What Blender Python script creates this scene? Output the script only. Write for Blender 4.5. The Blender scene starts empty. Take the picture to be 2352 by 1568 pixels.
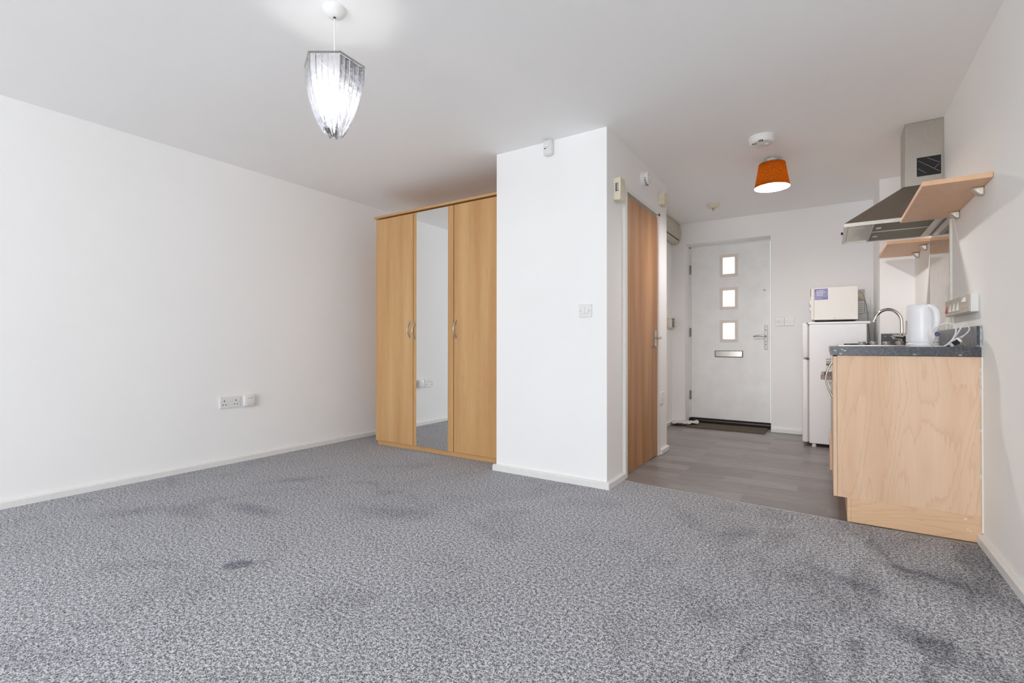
import bpy, bmesh, math, random
from mathutils import Vector, Matrix
random.seed(7)
PI = math.pi
scene = bpy.context.scene
COL = scene.collection

# ------------------------------------------------------------------ numbers
XL, XR, XC, XA, XP, XH = -3.912, 0.611, -1.189, -2.054, 0.38, -1.534
YC, YD, YE, YW, YP, YB = 2.954, 4.347, 5.845, 3.124, 5.165, -3.6
H = 2.337
YK = 3.10          # near end of the worktop

# ------------------------------------------------------------------ materials
def new_mat(name):
    m = bpy.data.materials.new(name); m.use_nodes = True
    nt = m.node_tree; b = nt.nodes['Principled BSDF']
    return m, nt, b
def lin(c):
    return tuple(((v/255)/12.92 if v/255 <= 0.04045 else ((v/255+0.055)/1.055)**2.4) for v in c)+(1,)
def N(nt, t, **kw):
    n = nt.nodes.new(t)
    for k, v in kw.items():
        if k in n.inputs.keys(): n.inputs[k].default_value = v
        else: setattr(n, k, v)
    return n
def coords(nt, scale=(1,1,1), rot=(0,0,0)):
    tc = nt.nodes.new('ShaderNodeTexCoord'); mp = nt.nodes.new('ShaderNodeMapping')
    mp.inputs['Scale'].default_value = scale; mp.inputs['Rotation'].default_value = rot
    nt.links.new(tc.outputs['Object'], mp.inputs['Vector'])
    return mp.outputs['Vector']
def ramp(nt, fac, stops):
    r = nt.nodes.new('ShaderNodeValToRGB')
    els = r.color_ramp.elements
    while len(els) < len(stops): els.new(0.5)
    for e, (p, c) in zip(els, stops): e.position = p; e.color = c if len(c) == 4 else tuple(c)+(1,)
    nt.links.new(fac, r.inputs['Fac']); return r.outputs['Color']
def mix(nt, a, b, fac, mode='MIX'):
    n = nt.nodes.new('ShaderNodeMix'); n.data_type = 'RGBA'; n.blend_type = mode
    for s, v in ((n.inputs['Factor'], fac), (n.inputs['A'], a), (n.inputs['B'], b)):
        if isinstance(v, (int, float, tuple)): s.default_value = v
        else: nt.links.new(v, s)
    return n.outputs['Result']
def math_(nt, op, a, b=None, c=None):
    n = nt.nodes.new('ShaderNodeMath'); n.operation = op
    for s, v in zip(n.inputs, (a, b, c)):
        if v is None: continue
        if isinstance(v, (int, float)): s.default_value = v
        else: nt.links.new(v, s)
    return n.outputs[0]
def bump(nt, b, height, strength=0.2, dist=0.002):
    n = nt.nodes.new('ShaderNodeBump'); n.inputs['Strength'].default_value = strength
    n.inputs['Distance'].default_value = dist
    nt.links.new(height, n.inputs['Height']); nt.links.new(n.outputs[0], b.inputs['Normal'])

def simple(name, rgb, rough=0.5, metal=0.0, var=0.03, scale=40, coat=0.0):
    m, nt, b = new_mat(name)
    v = coords(nt); n = N(nt, 'ShaderNodeTexNoise', Scale=scale, Detail=3.0)
    nt.links.new(v, n.inputs['Vector'])
    c = lin(rgb)
    col = ramp(nt, n.outputs['Fac'], [(0.3, tuple(x*(1-var) for x in c[:3])), (0.7, tuple(min(1, x*(1+var)) for x in c[:3]))])
    nt.links.new(col, b.inputs['Base Color'])
    b.inputs['Roughness'].default_value = rough; b.inputs['Metallic'].default_value = metal
    if coat: b.inputs['Coat Weight'].default_value = coat
    return m
def paint(name, rgb, bumpy=0.05):
    m, nt, b = new_mat(name)
    v = coords(nt); n = N(nt, 'ShaderNodeTexNoise', Scale=1.3, Detail=4.0, Roughness=0.6)
    nt.links.new(v, n.inputs['Vector'])
    c = lin(rgb)
    col = ramp(nt, n.outputs['Fac'], [(0.3, tuple(x*0.975 for x in c[:3])), (0.7, c)])
    nt.links.new(col, b.inputs['Base Color']); b.inputs['Roughness'].default_value = 0.85
    b.inputs['Specular IOR Level'].default_value = 0.2
    n2 = N(nt, 'ShaderNodeTexNoise', Scale=220.0, Detail=2.0); nt.links.new(v, n2.inputs['Vector'])
    bump(nt, b, n2.outputs['Fac'], bumpy, 0.001)
    return m
def wood(name, light, dark, axis='z', rings=0.25, rough=0.42, fine=1.0, band=0.5, ringcol=None):
    ringcol = ringcol or tuple(x*0.72 for x in lin(dark)[:3])+(1,)
    m, nt, b = new_mat(name)
    s = {'x': (0.06, 1, 1), 'y': (1, 0.06, 1), 'z': (1, 1, 0.06)}[axis]
    s2 = {'x': (0.16, 1, 1), 'y': (1, 0.16, 1), 'z': (1, 1, 0.16)}[axis]
    v = coords(nt, s); v2 = coords(nt, s2)
    n1 = N(nt, 'ShaderNodeTexNoise', Scale=8.0, Detail=3.0, Roughness=0.5); nt.links.new(v, n1.inputs['Vector'])
    n2 = N(nt, 'ShaderNodeTexNoise', Scale=150.0, Detail=4.0, Roughness=0.65); nt.links.new(v, n2.inputs['Vector'])
    n3 = N(nt, 'ShaderNodeTexNoise', Scale=3.2, Detail=2.5, Roughness=0.45, Distortion=0.6); nt.links.new(v2, n3.inputs['Vector'])
    base = ramp(nt, n1.outputs['Fac'], [(0.5-band/2, lin(dark)), (0.5+band/2, lin(light))])
    fr = math_(nt, 'FRACT', math_(nt, 'ADD', math_(nt, 'MULTIPLY', n3.outputs['Fac'], 26.0), math_(nt, 'MULTIPLY', n2.outputs['Fac'], 0.9)))
    line = math_(nt, 'POWER', fr, 7.0)
    c = mix(nt, base, ringcol, math_(nt, 'MULTIPLY', line, rings))
    f2 = ramp(nt, n2.outputs['Fac'], [(0.35, (0.88, 0.86, 0.83, 1)), (0.6, (1, 1, 1, 1))])
    c = mix(nt, c, f2, 0.55*fine, 'MULTIPLY')
    nt.links.new(c, b.inputs['Base Color']); b.inputs['Roughness'].default_value = rough
    bump(nt, b, n2.outputs['Fac'], 0.06, 0.001)
    return m

M = {}
M['wall'] = paint('wall_paint', (247, 247, 247))
M['wall_warm'] = paint('wall_paint_cream', (247, 247, 244))
M['ceiling'] = paint('ceiling_paint', (250, 250, 250), 0.1)
M['gloss'] = simple('gloss_white_paint', (234, 234, 232), 0.35)
M['gloss_grey'] = simple('satin_white_door_paint', (242, 243, 243), 0.4, var=0.04, scale=6)
M['cream_trim'] = simple('cream_moulding', (232, 223, 214), 0.45)
M['plastic'] = simple('white_plastic', (232, 232, 230), 0.3, var=0.01)
M['kettle'] = simple('kettle_white_plastic', (242, 243, 245), 0.28, var=0.01)
M['ivory'] = simple('aged_ivory_plastic', (224, 217, 196), 0.4, var=0.05, scale=30)
M['ivory_dark'] = simple('dusty_beige_plastic', (196, 189, 172), 0.5, var=0.08, scale=30)
M['black'] = simple('black_plastic', (18, 20, 21), 0.35)
M['dark'] = simple('dark_gap', (28, 24, 22), 0.8)
M['darkgrey'] = simple('dark_grey', (80, 80, 82), 0.5)
M['red'] = simple('red_switch', (190, 50, 45), 0.35)
M['grey'] = simple('light_grey_plastic', (176, 176, 172), 0.45)
M['steel'] = simple('brushed_steel', (190, 186, 178), 0.32, 1.0, var=0.06, scale=90)
M['steel_dark'] = simple('brushed_steel_canopy', (150, 142, 132), 0.38, 1.0, var=0.08, scale=90)
M['chrome'] = simple('chrome', (215, 212, 205), 0.08, 1.0, var=0.01)
M['satin'] = simple('satin_chrome', (196, 194, 188), 0.25, 1.0, var=0.03)
M['nickel'] = simple('brushed_nickel', (205, 200, 190), 0.38, 0.7, var=0.03)
M['knob'] = simple('knob_grey', (168, 164, 156), 0.4, 0.35)
M['brass'] = simple('brass_pins', (200, 190, 160), 0.25, 1.0)
M['fridge'] = simple('fridge_enamel', (240, 241, 244), 0.35, var=0.015, scale=8)
M['microwave'] = simple('microwave_enamel', (233, 231, 225), 0.35, var=0.01)
M['brown'] = simple('oven_handle_bronze', (120, 104, 96), 0.35, 0.6)
M['enamel'] = simple('hob_steel', (225, 223, 218), 0.22, 0.7)
M['label_blue'] = simple('sticker_blue', (150, 150, 188), 0.5, var=0.06, scale=120)
M['label_navy'] = simple('sticker_navy', (62, 60, 118), 0.5)
M['white'] = simple('print_white', (235, 235, 240), 0.5)
M['edge_green'] = simple('raw_worktop_edge', (176, 184, 178), 0.7, var=0.35, scale=60)
M['glass_edge'] = simple('splashback_edge', (228, 228, 218), 0.4, var=0.05)
M['blue_grey'] = simple('blue_grey_plastic', (70, 76, 108), 0.35)
M['paper'] = simple('crumpled_paper', (214, 212, 208), 0.6, var=0.08, scale=20)
M['print_dark'] = simple('paper_print', (60, 70, 96), 0.6)
M['beech'] = wood('beech_veneer', (216, 175, 122), (190, 142, 90), 'z', 0.12, 0.4, band=0.5)
M['beech_x'] = wood('beech_veneer_horizontal', (212, 168, 116), (198, 152, 100), 'x', 0.12, 0.4)
M['door_wood'] = wood('beech_door_veneer', (196, 148, 102), (160, 112, 70), 'z', 0.1, 0.45, band=0.3)
M['maple'] = wood('maple_laminate', (236, 206, 176), (226, 190, 156), 'z', 0.40, 0.45, 0.6, band=0.35, ringcol=lin((206, 152, 116)))
M['maple_x'] = wood('maple_laminate_horizontal', (234, 198, 162), (226, 186, 146), 'x', 0.5, 0.45, 0.6, ringcol=lin((204, 150, 108)))
M['maple_y'] = wood('maple_laminate_shelf', (238, 196, 160), (224, 178, 140), 'y', 0.2, 0.45, 0.6)

# mirror
m, nt, b = new_mat('mirror_glass')
b.inputs['Base Color'].default_value = (0.88, 0.9, 0.9, 1); b.inputs['Metallic'].default_value = 1; b.inputs['Roughness'].default_value = 0.0
M['mirror'] = m
# splashback: polished steel sheet
m, nt, b = new_mat('polished_splashback')
v = coords(nt); n = N(nt, 'ShaderNodeTexNoise', Scale=14.0, Detail=4.0); nt.links.new(v, n.inputs['Vector'])
nt.links.new(ramp(nt, n.outputs['Fac'], [(0.3, lin((168, 160, 148))), (0.7, lin((190, 182, 170)))]), b.inputs['Base Color'])
b.inputs['Metallic'].default_value = 0.9; b.inputs['Roughness'].default_value = 0.09
M['splash'] = m
# worktop laminate
m, nt, b = new_mat('slate_speckled_laminate')
v = coords(nt)
n1 = N(nt, 'ShaderNodeTexNoise', Scale=70.0, Detail=5.0, Roughness=0.7); nt.links.new(v, n1.inputs['Vector'])
base = ramp(nt, n1.outputs['Fac'], [(0.3, lin((38, 40, 46))), (0.52, lin((68, 71, 79))), (0.75, lin((104, 106, 112)))])
vo = N(nt, 'ShaderNodeTexVoronoi', Scale=34.0); nt.links.new(coords(nt, (1, 1, 1.6), (0.3, 0.5, 0.2)), vo.inputs['Vector'])
sep = nt.nodes.new('ShaderNodeSeparateColor'); nt.links.new(vo.outputs['Color'], sep.inputs[0])
fl = math_(nt, 'MULTIPLY', math_(nt, 'LESS_THAN', vo.outputs['Distance'], 0.24), math_(nt, 'GREATER_THAN', sep.outputs[0], 0.66))
vo2 = N(nt, 'ShaderNodeTexVoronoi', Scale=210.0); nt.links.new(v, vo2.inputs['Vector'])
sep2 = nt.nodes.new('ShaderNodeSeparateColor'); nt.links.new(vo2.outputs['Color'], sep2.inputs[0])
fl2 = math_(nt, 'MULTIPLY', math_(nt, 'LESS_THAN', vo2.outputs['Distance'], 0.3), math_(nt, 'GREATER_THAN', sep2.outputs[1], 0.75))
c = mix(nt, base, lin((170, 172, 174)), math_(nt, 'MULTIPLY', fl, 0.8))
c = mix(nt, c, lin((150, 152, 156)), math_(nt, 'MULTIPLY', fl2, 0.6))
nt.links.new(c, b.inputs['Base Color']); b.inputs['Roughness'].default_value = 0.3
M['worktop'] = m

# carpet
m, nt, b = new_mat('grey_twist_carpet')
v = coords(nt)
n1 = N(nt, 'ShaderNodeTexNoise', Scale=215.0, Detail=2.0, Roughness=0.6); nt.links.new(v, n1.inputs['Vector'])
n2 = N(nt, 'ShaderNodeTexNoise', Scale=2.6, Detail=5.0, Roughness=0.62, Distortion=0.8); nt.links.new(v, n2.inputs['Vector'])
n3 = N(nt, 'ShaderNodeTexNoise', Scale=5.0, Detail=4.0, Roughness=0.6, Distortion=1.2)
nt.links.new(coords(nt, (1.0, 0.35, 1), (0, 0, 0.5)), n3.inputs['Vector'])
n4 = N(nt, 'ShaderNodeTexNoise', Scale=14.0, Detail=5.0, Roughness=0.7); nt.links.new(v, n4.inputs['Vector'])
n5 = N(nt, 'ShaderNodeTexNoise', Scale=85.0, Detail=2.0, Roughness=0.55); nt.links.new(v, n5.inputs['Vector'])
sp = math_(nt, 'ADD', math_(nt, 'MULTIPLY', n1.outputs['Fac'], 0.62), math_(nt, 'MULTIPLY', n5.outputs['Fac'], 0.38))
base = ramp(nt, sp, [(0.41, lin((92, 92, 95))), (0.50, lin((163, 164, 168))), (0.59, lin((226, 227, 233)))])
patch = ramp(nt, n2.outputs['Fac'], [(0.30, (0.72, 0.72, 0.73)), (0.46, (0.96, 0.96, 0.96)), (0.8, (1.04, 1.04, 1.04))])
c = mix(nt, base, patch, 0.8, 'MULTIPLY')
# footmarks in the pile, denser by the kitchen unit
tc = nt.nodes.new('ShaderNodeTexCoord'); sx = nt.nodes.new('ShaderNodeSeparateXYZ'); nt.links.new(tc.outputs['Object'], sx.inputs[0])
def blob(cx, cy, rx, ry, rot, soft):
    dx = math_(nt, 'SUBTRACT', sx.outputs[0], cx); dy = math_(nt, 'SUBTRACT', sx.outputs[1], cy)
    ca, sa = math.cos(rot), math.sin(rot)
    a = math_(nt, 'DIVIDE', math_(nt, 'ADD', math_(nt, 'MULTIPLY', dx, ca), math_(nt, 'MULTIPLY', dy, sa)), rx)
    c_ = math_(nt, 'DIVIDE', math_(nt, 'SUBTRACT', math_(nt, 'MULTIPLY', dy, ca), math_(nt, 'MULTIPLY', dx, sa)), ry)
    d = math_(nt, 'SQRT', math_(nt, 'ADD', math_(nt, 'MULTIPLY', a, a), math_(nt, 'MULTIPLY', c_, c_)))
    mr = nt.nodes.new('ShaderNodeMapRange'); mr.inputs['From Min'].default_value = 1-soft; mr.inputs['From Max'].default_value = 1+soft
    mr.inputs['To Min'].default_value = 1; mr.inputs['To Max'].default_value = 0
    nt.links.new(d, mr.inputs['Value']); return mr.outputs[0]
zone = blob(0.35, 2.0, 0.75, 1.1, 0.0, 0.6)
foot = ramp(nt, n3.outputs['Fac'], [(0.36, (0.55, 0.55, 0.56)), (0.5, (0.97, 0.97, 0.97)), (0.8, (1.05, 1.05, 1.05))])
c = mix(nt, c, foot, math_(nt, 'MULTIPLY', zone, 0.9), 'MULTIPLY')
for args, s in (((-2.088, 1.088, 0.056, 0.044, 0.8, 0.16), 0.42), ((-2.045, 1.145, 0.04, 0.02, 0.8, 0.5), 0.2),
                ((-2.72, 1.50, 0.17, 0.05, 0.1, 0.7), 0.35), ((-2.02, 1.90, 0.22, 0.07, 0.3, 0.8), 0.25),
                ((-3.2, 1.15, 0.20, 0.06, 0.9, 0.8), 0.2), ((-3.05, 2.0, 0.2, 0.05, 1.0, 0.8), 0.2),
                ((0.05, 2.33, 0.14, 0.035, -0.5, 0.7), 0.35), ((0.33, 2.55, 0.16, 0.03, -0.3, 0.7), 0.35),
                ((0.25, 1.98, 0.13, 0.05, -0.6, 0.7), 0.3), ((-1.95, 0.45, 0.12, 0.035, 0.7, 0.7), 0.15)):
    c = mix(nt, c, (1-s, 1-s, 1-s*0.9, 1), math_(nt, 'MULTIPLY', blob(*args), (math_(nt, 'ADD', math_(nt, 'MULTIPLY', n4.outputs['Fac'], 1.6), 0.05) if args[5] > 0.3 else 1.0)), 'MULTIPLY')
nt.links.new(c, b.inputs['Base Color']); b.inputs['Roughness'].default_value = 1.0
b.inputs['Specular IOR Level'].default_value = 0.05
bump(nt, b, n1.outputs['Fac'], 0.12, 0.002)
M['carpet'] = m

# vinyl planks
m, nt, b = new_mat('grey_oak_vinyl')
v = coords(nt)
br = N(nt, 'ShaderNodeTexBrick', Scale=1.0); br.offset = 0.37; br.offset_frequency = 2; br.squash = 1.0
br.inputs['Brick Width'].default_value = 0.44; br.inputs['Row Height'].default_value = 0.138
br.inputs['Mortar Size'].default_value = 0.0012; br.inputs['Mortar Smooth'].default_value = 0.3
br.inputs['Color1'].default_value = (0.0, 0, 0, 1); br.inputs['Color2'].default_value = (1, 1, 1, 1); br.inputs['Mortar'].default_value = (1, 1, 1, 1)
nt.links.new(v, br.inputs['Vector'])
gr = N(nt, 'ShaderNodeTexNoise', Scale=105.0, Detail=6.0, Roughness=0.75, Distortion=0.4); nt.links.new(coords(nt, (0.07, 1, 1)), gr.inputs['Vector'])
pl = ramp(nt, br.outputs['Color'], [(0.0, lin((128, 122, 120))), (0.5, lin((141, 136, 133))), (1.0, lin((155, 151, 148)))])
g = ramp(nt, gr.outputs['Fac'], [(0.3, (0.50, 0.49, 0.48)), (0.5, (0.94, 0.94, 0.94)), (0.68, (1.42, 1.42, 1.42))])
c = mix(nt, pl, g, 0.75, 'MULTIPLY')
nt.links.new(c, b.inputs['Base Color']); b.inputs['Roughness'].default_value = 0.33
bump(nt, b, gr.outputs['Fac'], 0.1, 0.001)
M['vinyl'] = m

# door mat
m, nt, b = new_mat('coir_mat')
v = coords(nt); n = N(nt, 'ShaderNodeTexNoise', Scale=160.0, Detail=3.0); nt.links.new(v, n.inputs['Vector'])
nt.links.new(ramp(nt, n.outputs['Fac'], [(0.3, lin((70, 60, 50))), (0.7, lin((126, 114, 98)))]), b.inputs['Base Color'])
b.inputs['Roughness'].default_value = 1; bump(nt, b, n.outputs['Fac'], 0.8, 0.01)
M['mat'] = m
# hood filter mesh
m, nt, b = new_mat('grease_filter_mesh')
v = coords(nt); n = N(nt, 'ShaderNodeTexChecker', Scale=260.0); nt.links.new(v, n.inputs['Vector'])
nt.links.new(mix(nt, lin((128, 120, 92)), lin((84, 78, 58)), n.outputs['Fac']), b.inputs['Base Color'])
b.inputs['Roughness'].default_value = 0.5; b.inputs['Metallic'].default_value = 0.5
M['filter'] = m
# acrylic crystal
m = bpy.data.materials.new('clear_acrylic'); m.use_nodes = True; nt = m.node_tree; nt.nodes.clear()
out = nt.nodes.new('ShaderNodeOutputMaterial')
tr = N(nt, 'ShaderNodeBsdfTransparent', Color=(0.93, 0.94, 0.96, 1)); tl = N(nt, 'ShaderNodeBsdfTranslucent', Color=(0.95, 0.95, 0.96, 1))
gl = N(nt, 'ShaderNodeBsdfGlossy', Color=(0.95, 0.95, 0.97, 1), Roughness=0.06)
vv = coords(nt); nn = N(nt, 'ShaderNodeTexNoise', Scale=45.0, Detail=3.0); nt.links.new(vv, nn.inputs['Vector'])
bp = nt.nodes.new('ShaderNodeBump'); bp.inputs['Strength'].default_value = 0.5; bp.inputs['Distance'].default_value = 0.004
nt.links.new(nn.outputs['Fac'], bp.inputs['Height']); nt.links.new(bp.outputs[0], gl.inputs['Normal'])
m1 = nt.nodes.new('ShaderNodeMixShader'); m2 = nt.nodes.new('ShaderNodeMixShader'); fz = N(nt, 'ShaderNodeFresnel', IOR=1.5)
nt.links.new(bp.outputs[0], fz.inputs['Normal'])
m1.inputs[0].default_value = 0.20
nt.links.new(tr.outputs[0], m1.inputs[1]); nt.links.new(tl.outputs[0], m1.inputs[2])
nt.links.new(math_(nt, 'ADD', fz.outputs[0], 0.10), m2.inputs[0]); nt.links.new(m1.outputs[0], m2.inputs[1]); nt.links.new(gl.outputs[0], m2.inputs[2])
nt.links.new(m2.outputs[0], out.inputs[0])
M['acrylic'] = m
# frosted door pane
m = bpy.data.materials.new('frosted_pane'); m.use_nodes = True; nt = m.node_tree; nt.nodes.clear()
out = nt.nodes.new('ShaderNodeOutputMaterial')
tr = N(nt, 'ShaderNodeBsdfTransparent', Color=(0.95, 0.97, 0.98, 1)); tl = N(nt, 'ShaderNodeBsdfTranslucent', Color=(0.97, 0.97, 0.97, 1))
m1 = nt.nodes.new('ShaderNodeMixShader'); m1.inputs[0].default_value = 0.5
nt.links.new(tr.outputs[0], m1.inputs[1]); nt.links.new(tl.outputs[0], m1.inputs[2]); nt.links.new(m1.outputs[0], out.inputs[0])
M['pane'] = m
# lamp shade fabric: dark outside cloth with orange translucency, white lining inside
m = bpy.data.materials.new('brown_shade_cloth'); m.use_nodes = True; nt = m.node_tree; nt.nodes.clear()
out = nt.nodes.new('ShaderNodeOutputMaterial')
v = coords(nt, (1, 1, 1)); n = N(nt, 'ShaderNodeTexNoise', Scale=180.0, Detail=2.0); nt.links.new(v, n.inputs['Vector'])
dcol = ramp(nt, n.outputs['Fac'], [(0.3, lin((70, 34, 12))), (0.7, lin((120, 62, 22)))])
tcol = ramp(nt, n.outputs['Fac'], [(0.3, lin((225, 105, 15))), (0.7, lin((252, 140, 35)))])
df = nt.nodes.new('ShaderNodeBsdfDiffuse'); tl = nt.nodes.new('ShaderNodeBsdfTranslucent')
nt.links.new(dcol, df.inputs[0]); nt.links.new(tcol, tl.inputs[0])
m1 = nt.nodes.new('ShaderNodeMixShader'); m1.inputs[0].default_value = 0.018
nt.links.new(df.outputs[0], m1.inputs[1]); nt.links.new(tl.outputs[0], m1.inputs[2]); nt.links.new(m1.outputs[0], out.inputs[0])
M['shade'] = m
m = bpy.data.materials.new('white_shade_lining'); m.use_nodes = True; nt = m.node_tree; nt.nodes.clear()
out = nt.nodes.new('ShaderNodeOutputMaterial')
df = N(nt, 'ShaderNodeBsdfDiffuse', Color=lin((240, 236, 222))); tl = N(nt, 'ShaderNodeBsdfTranslucent', Color=lin((250, 235, 205)))
m1 = nt.nodes.new('ShaderNodeMixShader'); m1.inputs[0].default_value = 0.3
nt.links.new(df.outputs[0], m1.inputs[1]); nt.links.new(tl.outputs[0], m1.inputs[2]); nt.links.new(m1.outputs[0], out.inputs[0])
M['lining'] = m
def emit(name, rgb, s):
    m = bpy.data.materials.new(name); m.use_nodes = True; nt = m.node_tree
    b = nt.nodes['Principled BSDF']; b.inputs['Emission Color'].default_value = rgb+(1,); b.inputs['Emission Strength'].default_value = s
    return m
M['bulb'] = emit('lit_bulb', (1, 0.99, 0.97), 62)
M['bulb_warm'] = emit('lit_bulb_warm', (1, 0.93, 0.90), 900)

# ------------------------------------------------------------------ geometry
class MB:
    def __init__(s): s.bm = bmesh.new()
    def box(s, x0, x1, y0, y1, z0, z1, bev=0.0, seg=2, F=None):
        vs = [s.bm.verts.new((x, y, z)) for x in (x0, x1) for y in (y0, y1) for z in (z0, z1)]
        idx = [(0,1,3,2), (4,6,7,5), (0,4,5,1), (2,3,7,6), (0,2,6,4), (1,5,7,3)]
        fs = [s.bm.faces.new([vs[i] for i in f]) for f in idx]
        geom = vs
        if bev > 0:
            es = list({e for f in fs for e in f.edges})
            r = bmesh.ops.bevel(s.bm, geom=es, offset=bev, segments=seg, affect='EDGES', profile=0.5)
            geom = list({v for f in r['faces'] for v in f.verts} | {v for v in vs if v.is_valid})
        if F:
            for v in geom: v.co = F @ v.co
        return s
    def lathe(s, prof, c, axis='z', seg=32, F=None, sx=1.0, cap=True):
        c = Vector(c); rings = []
        for r, h in prof:
            ring = []
            for k in range(seg):
                a = 2*PI*k/seg; p, q = r*math.cos(a)*sx, r*math.sin(a)
                d = {'z': Vector((p, q, h)), 'x': Vector((h, p, q)), 'y': Vector((q, h, p))}[axis]
                w = c+d
                if F: w = F @ w
                ring.append(s.bm.verts.new(w))
            rings.append(ring)
        for a, b in zip(rings, rings[1:]):
            for k in range(seg): s.bm.faces.new((a[k], a[(k+1) % seg], b[(k+1) % seg], b[k]))
        if cap:
            s.bm.faces.new(list(reversed(rings[0]))); s.bm.faces.new(rings[-1])
        return s
    def cyl(s, p0, p1, r0, r1=None, seg=20):
        return s.tube([p0, p1], [r0, r0 if r1 is None else r1], seg)
    def tube(s, pts, r, seg=10, flat=1.0):
        pts = [Vector(p) for p in pts]; n = len(pts)
        rs = r if isinstance(r, (list, tuple)) else [r]*n
        T = [(pts[min(i+1, n-1)]-pts[max(i-1, 0)]).normalized() for i in range(n)]
        up = Vector((0, 0, 1)) if abs(T[0].z) < 0.9 else Vector((1, 0, 0))
        nrm = (up-T[0]*up.dot(T[0])).normalized(); rings = []
        for i in range(n):
            nrm = (nrm-T[i]*nrm.dot(T[i])).normalized(); bn = T[i].cross(nrm)
            rings.append([s.bm.verts.new(pts[i]+(nrm*math.cos(2*PI*k/seg)+bn*math.sin(2*PI*k/seg)*flat)*rs[i]) for k in range(seg)])
        for a, b in zip(rings, rings[1:]):
            for k in range(seg): s.bm.faces.new((a[k], a[(k+1) % seg], b[(k+1) % seg], b[k]))
        s.bm.faces.new(list(reversed(rings[0]))); s.bm.faces.new(rings[-1])
        return s
    def prism(s, poly, d0, d1, axis='z'):
        """poly in the plane across axis; x:(y,z) y:(x,z) z:(x,y)"""
        f = {'x': lambda a, b, d: (d, a, b), 'y': lambda a, b, d: (a, d, b), 'z': lambda a, b, d: (a, b, d)}[axis]
        A = [s.bm.verts.new(f(a, b, d0)) for a, b in poly]; B = [s.bm.verts.new(f(a, b, d1)) for a, b in poly]
        n = len(poly)
        s.bm.faces.new(A); s.bm.faces.new(list(reversed(B)))
        for k in range(n): s.bm.faces.new((A[k], B[k], B[(k+1) % n], A[(k+1) % n]))
        return s
    def hull(s, bottom, top):
        A = [s.bm.verts.new(p) for p in bottom]; B = [s.bm.verts.new(p) for p in top]; n = len(A)
        s.bm.faces.new(list(reversed(A))); s.bm.faces.new(B)
        for k in range(n): s.bm.faces.new((A[k], A[(k+1) % n], B[(k+1) % n], B[k]))
        return s
    def build(s, name, mat, parent=None, smooth=False, bev=0.0):
        bm = s.bm
        bmesh.ops.recalc_face_normals(bm, faces=bm.faces)
        off = Vector((0, 0, 0)); p = parent
        while p is not None: off += Vector(p.location); p = p.parent
        if parent is None and bm.verts and not getattr(s, 'world', False):
            pass
        bmesh.ops.translate(bm, verts=bm.verts, vec=-off)
        me = bpy.data.meshes.new(name); bm.to_mesh(me); bm.free()
        o = bpy.data.objects.new(name, me); COL.objects.link(o)
        me.materials.append(mat if not isinstance(mat, str) else M[mat])
        if smooth:
            for f in me.polygons: f.use_smooth = True
            me.set_sharp_from_angle(angle=math.radians(38))
        if parent is not None: o.parent = parent
        if bev:
            md = o.modifiers.new('b', 'BEVEL'); md.width = bev; md.segments = 2; md.limit_method = 'ANGLE'
        return o

def thing(name, loc, label, cat, group=None):
    o = bpy.data.objects.new(name, None); COL.objects.link(o); o.location = loc
    o.empty_display_size = 0.05
    o['label'] = label; o['category'] = cat
    if group: o['group'] = group
    return o
def struct(mb, name, mat, label=None):
    o = mb.build(name, mat); o['kind'] = 'structure'
    if label: o['label'] = label
    return o
def smooth_path(pts, n=6):
    """Catmull-Rom through the points"""
    P = [Vector(p) for p in pts]; P = [P[0]*2-P[1]]+P+[P[-1]*2-P[-2]]; out = []
    for i in range(1, len(P)-2):
        for k in range(n):
            t = k/n; a, b, c, d = P[i-1], P[i], P[i+1], P[i+2]
            out.append(0.5*((2*b)+(c-a)*t+(2*a-5*b+4*c-d)*t*t+(3*b-a-3*c+d)*t**3))
    out.append(P[-2]); return out

# ------------------------------------------------------------------ room shell
struct(MB().prism([(-4.02, YB-0.1), (0.72, YB-0.1), (0.72, 3.04), (0.098, 3.096), (-0.43, 3.143), (-0.93, 3.178), (XC-0.0, 3.21), (-1.3, 3.21),
                   (-1.3, 3.86), (-4.02, 3.86)], -0.06, 0.0), 'floor_carpet', 'carpet', 'grey flecked twist pile carpet')
struct(MB().prism([(0.72, 3.04), (0.72, 6.2), (-1.64, 6.2), (-1.64, 4.2), (-1.3, 4.2), (-1.3, 3.21), (XC, 3.21), (-0.93, 3.178), (-0.43, 3.143), (0.098, 3.096)], -0.06, -0.003),
       'floor_vinyl', 'vinyl', 'grey wood effect vinyl planks')
struct(MB().box(-4.02, 0.72, YB-0.1, 6.2, H, H+0.1), 'ceiling', 'ceiling')
struct(MB().box(XL-0.1, XL, YB, 3.85, 0, H), 'wall_left', 'wall')
struct(MB().box(XL, XA, 3.75, 3.85, 0, H), 'wall_alcove', 'wall')
w = MB().box(XA, XC, YC, 3.054, 0, H).box(XA, XA+0.08, 3.054, 3.85, 0, H)
w.box(XC-0.1, XC, 3.054, 3.262, 0, H).box(XC-0.1, XC, 3.262, 4.09, 2.045, H).box(XC-0.1, XC, 4.09, YD, 0, H)
w.box(XH-0.1, XC-0.1, YD-0.1, YD, 0, H)
struct(w, 'wall_column', 'wall')
struct(MB().box(XH-0.1, XH, YD, YE, 0, H), 'wall_hall', 'wall')
w = MB().box(XH-0.1, -1.388, YE, 6.15, 0, H).box(-1.388, -0.501, YE, 6.15, 2.096, H).box(-0.501, 0.72, YE, 6.15, 0, H)
struct(w, 'wall_entrance', 'wall')
struct(MB().box(XP, XR, YP, YE, 0, H), 'wall_pier', 'wall')
struct(MB().box(XR, XR+0.1, YB, YE, 0, H), 'wall_right', 'wall_warm')
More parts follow.
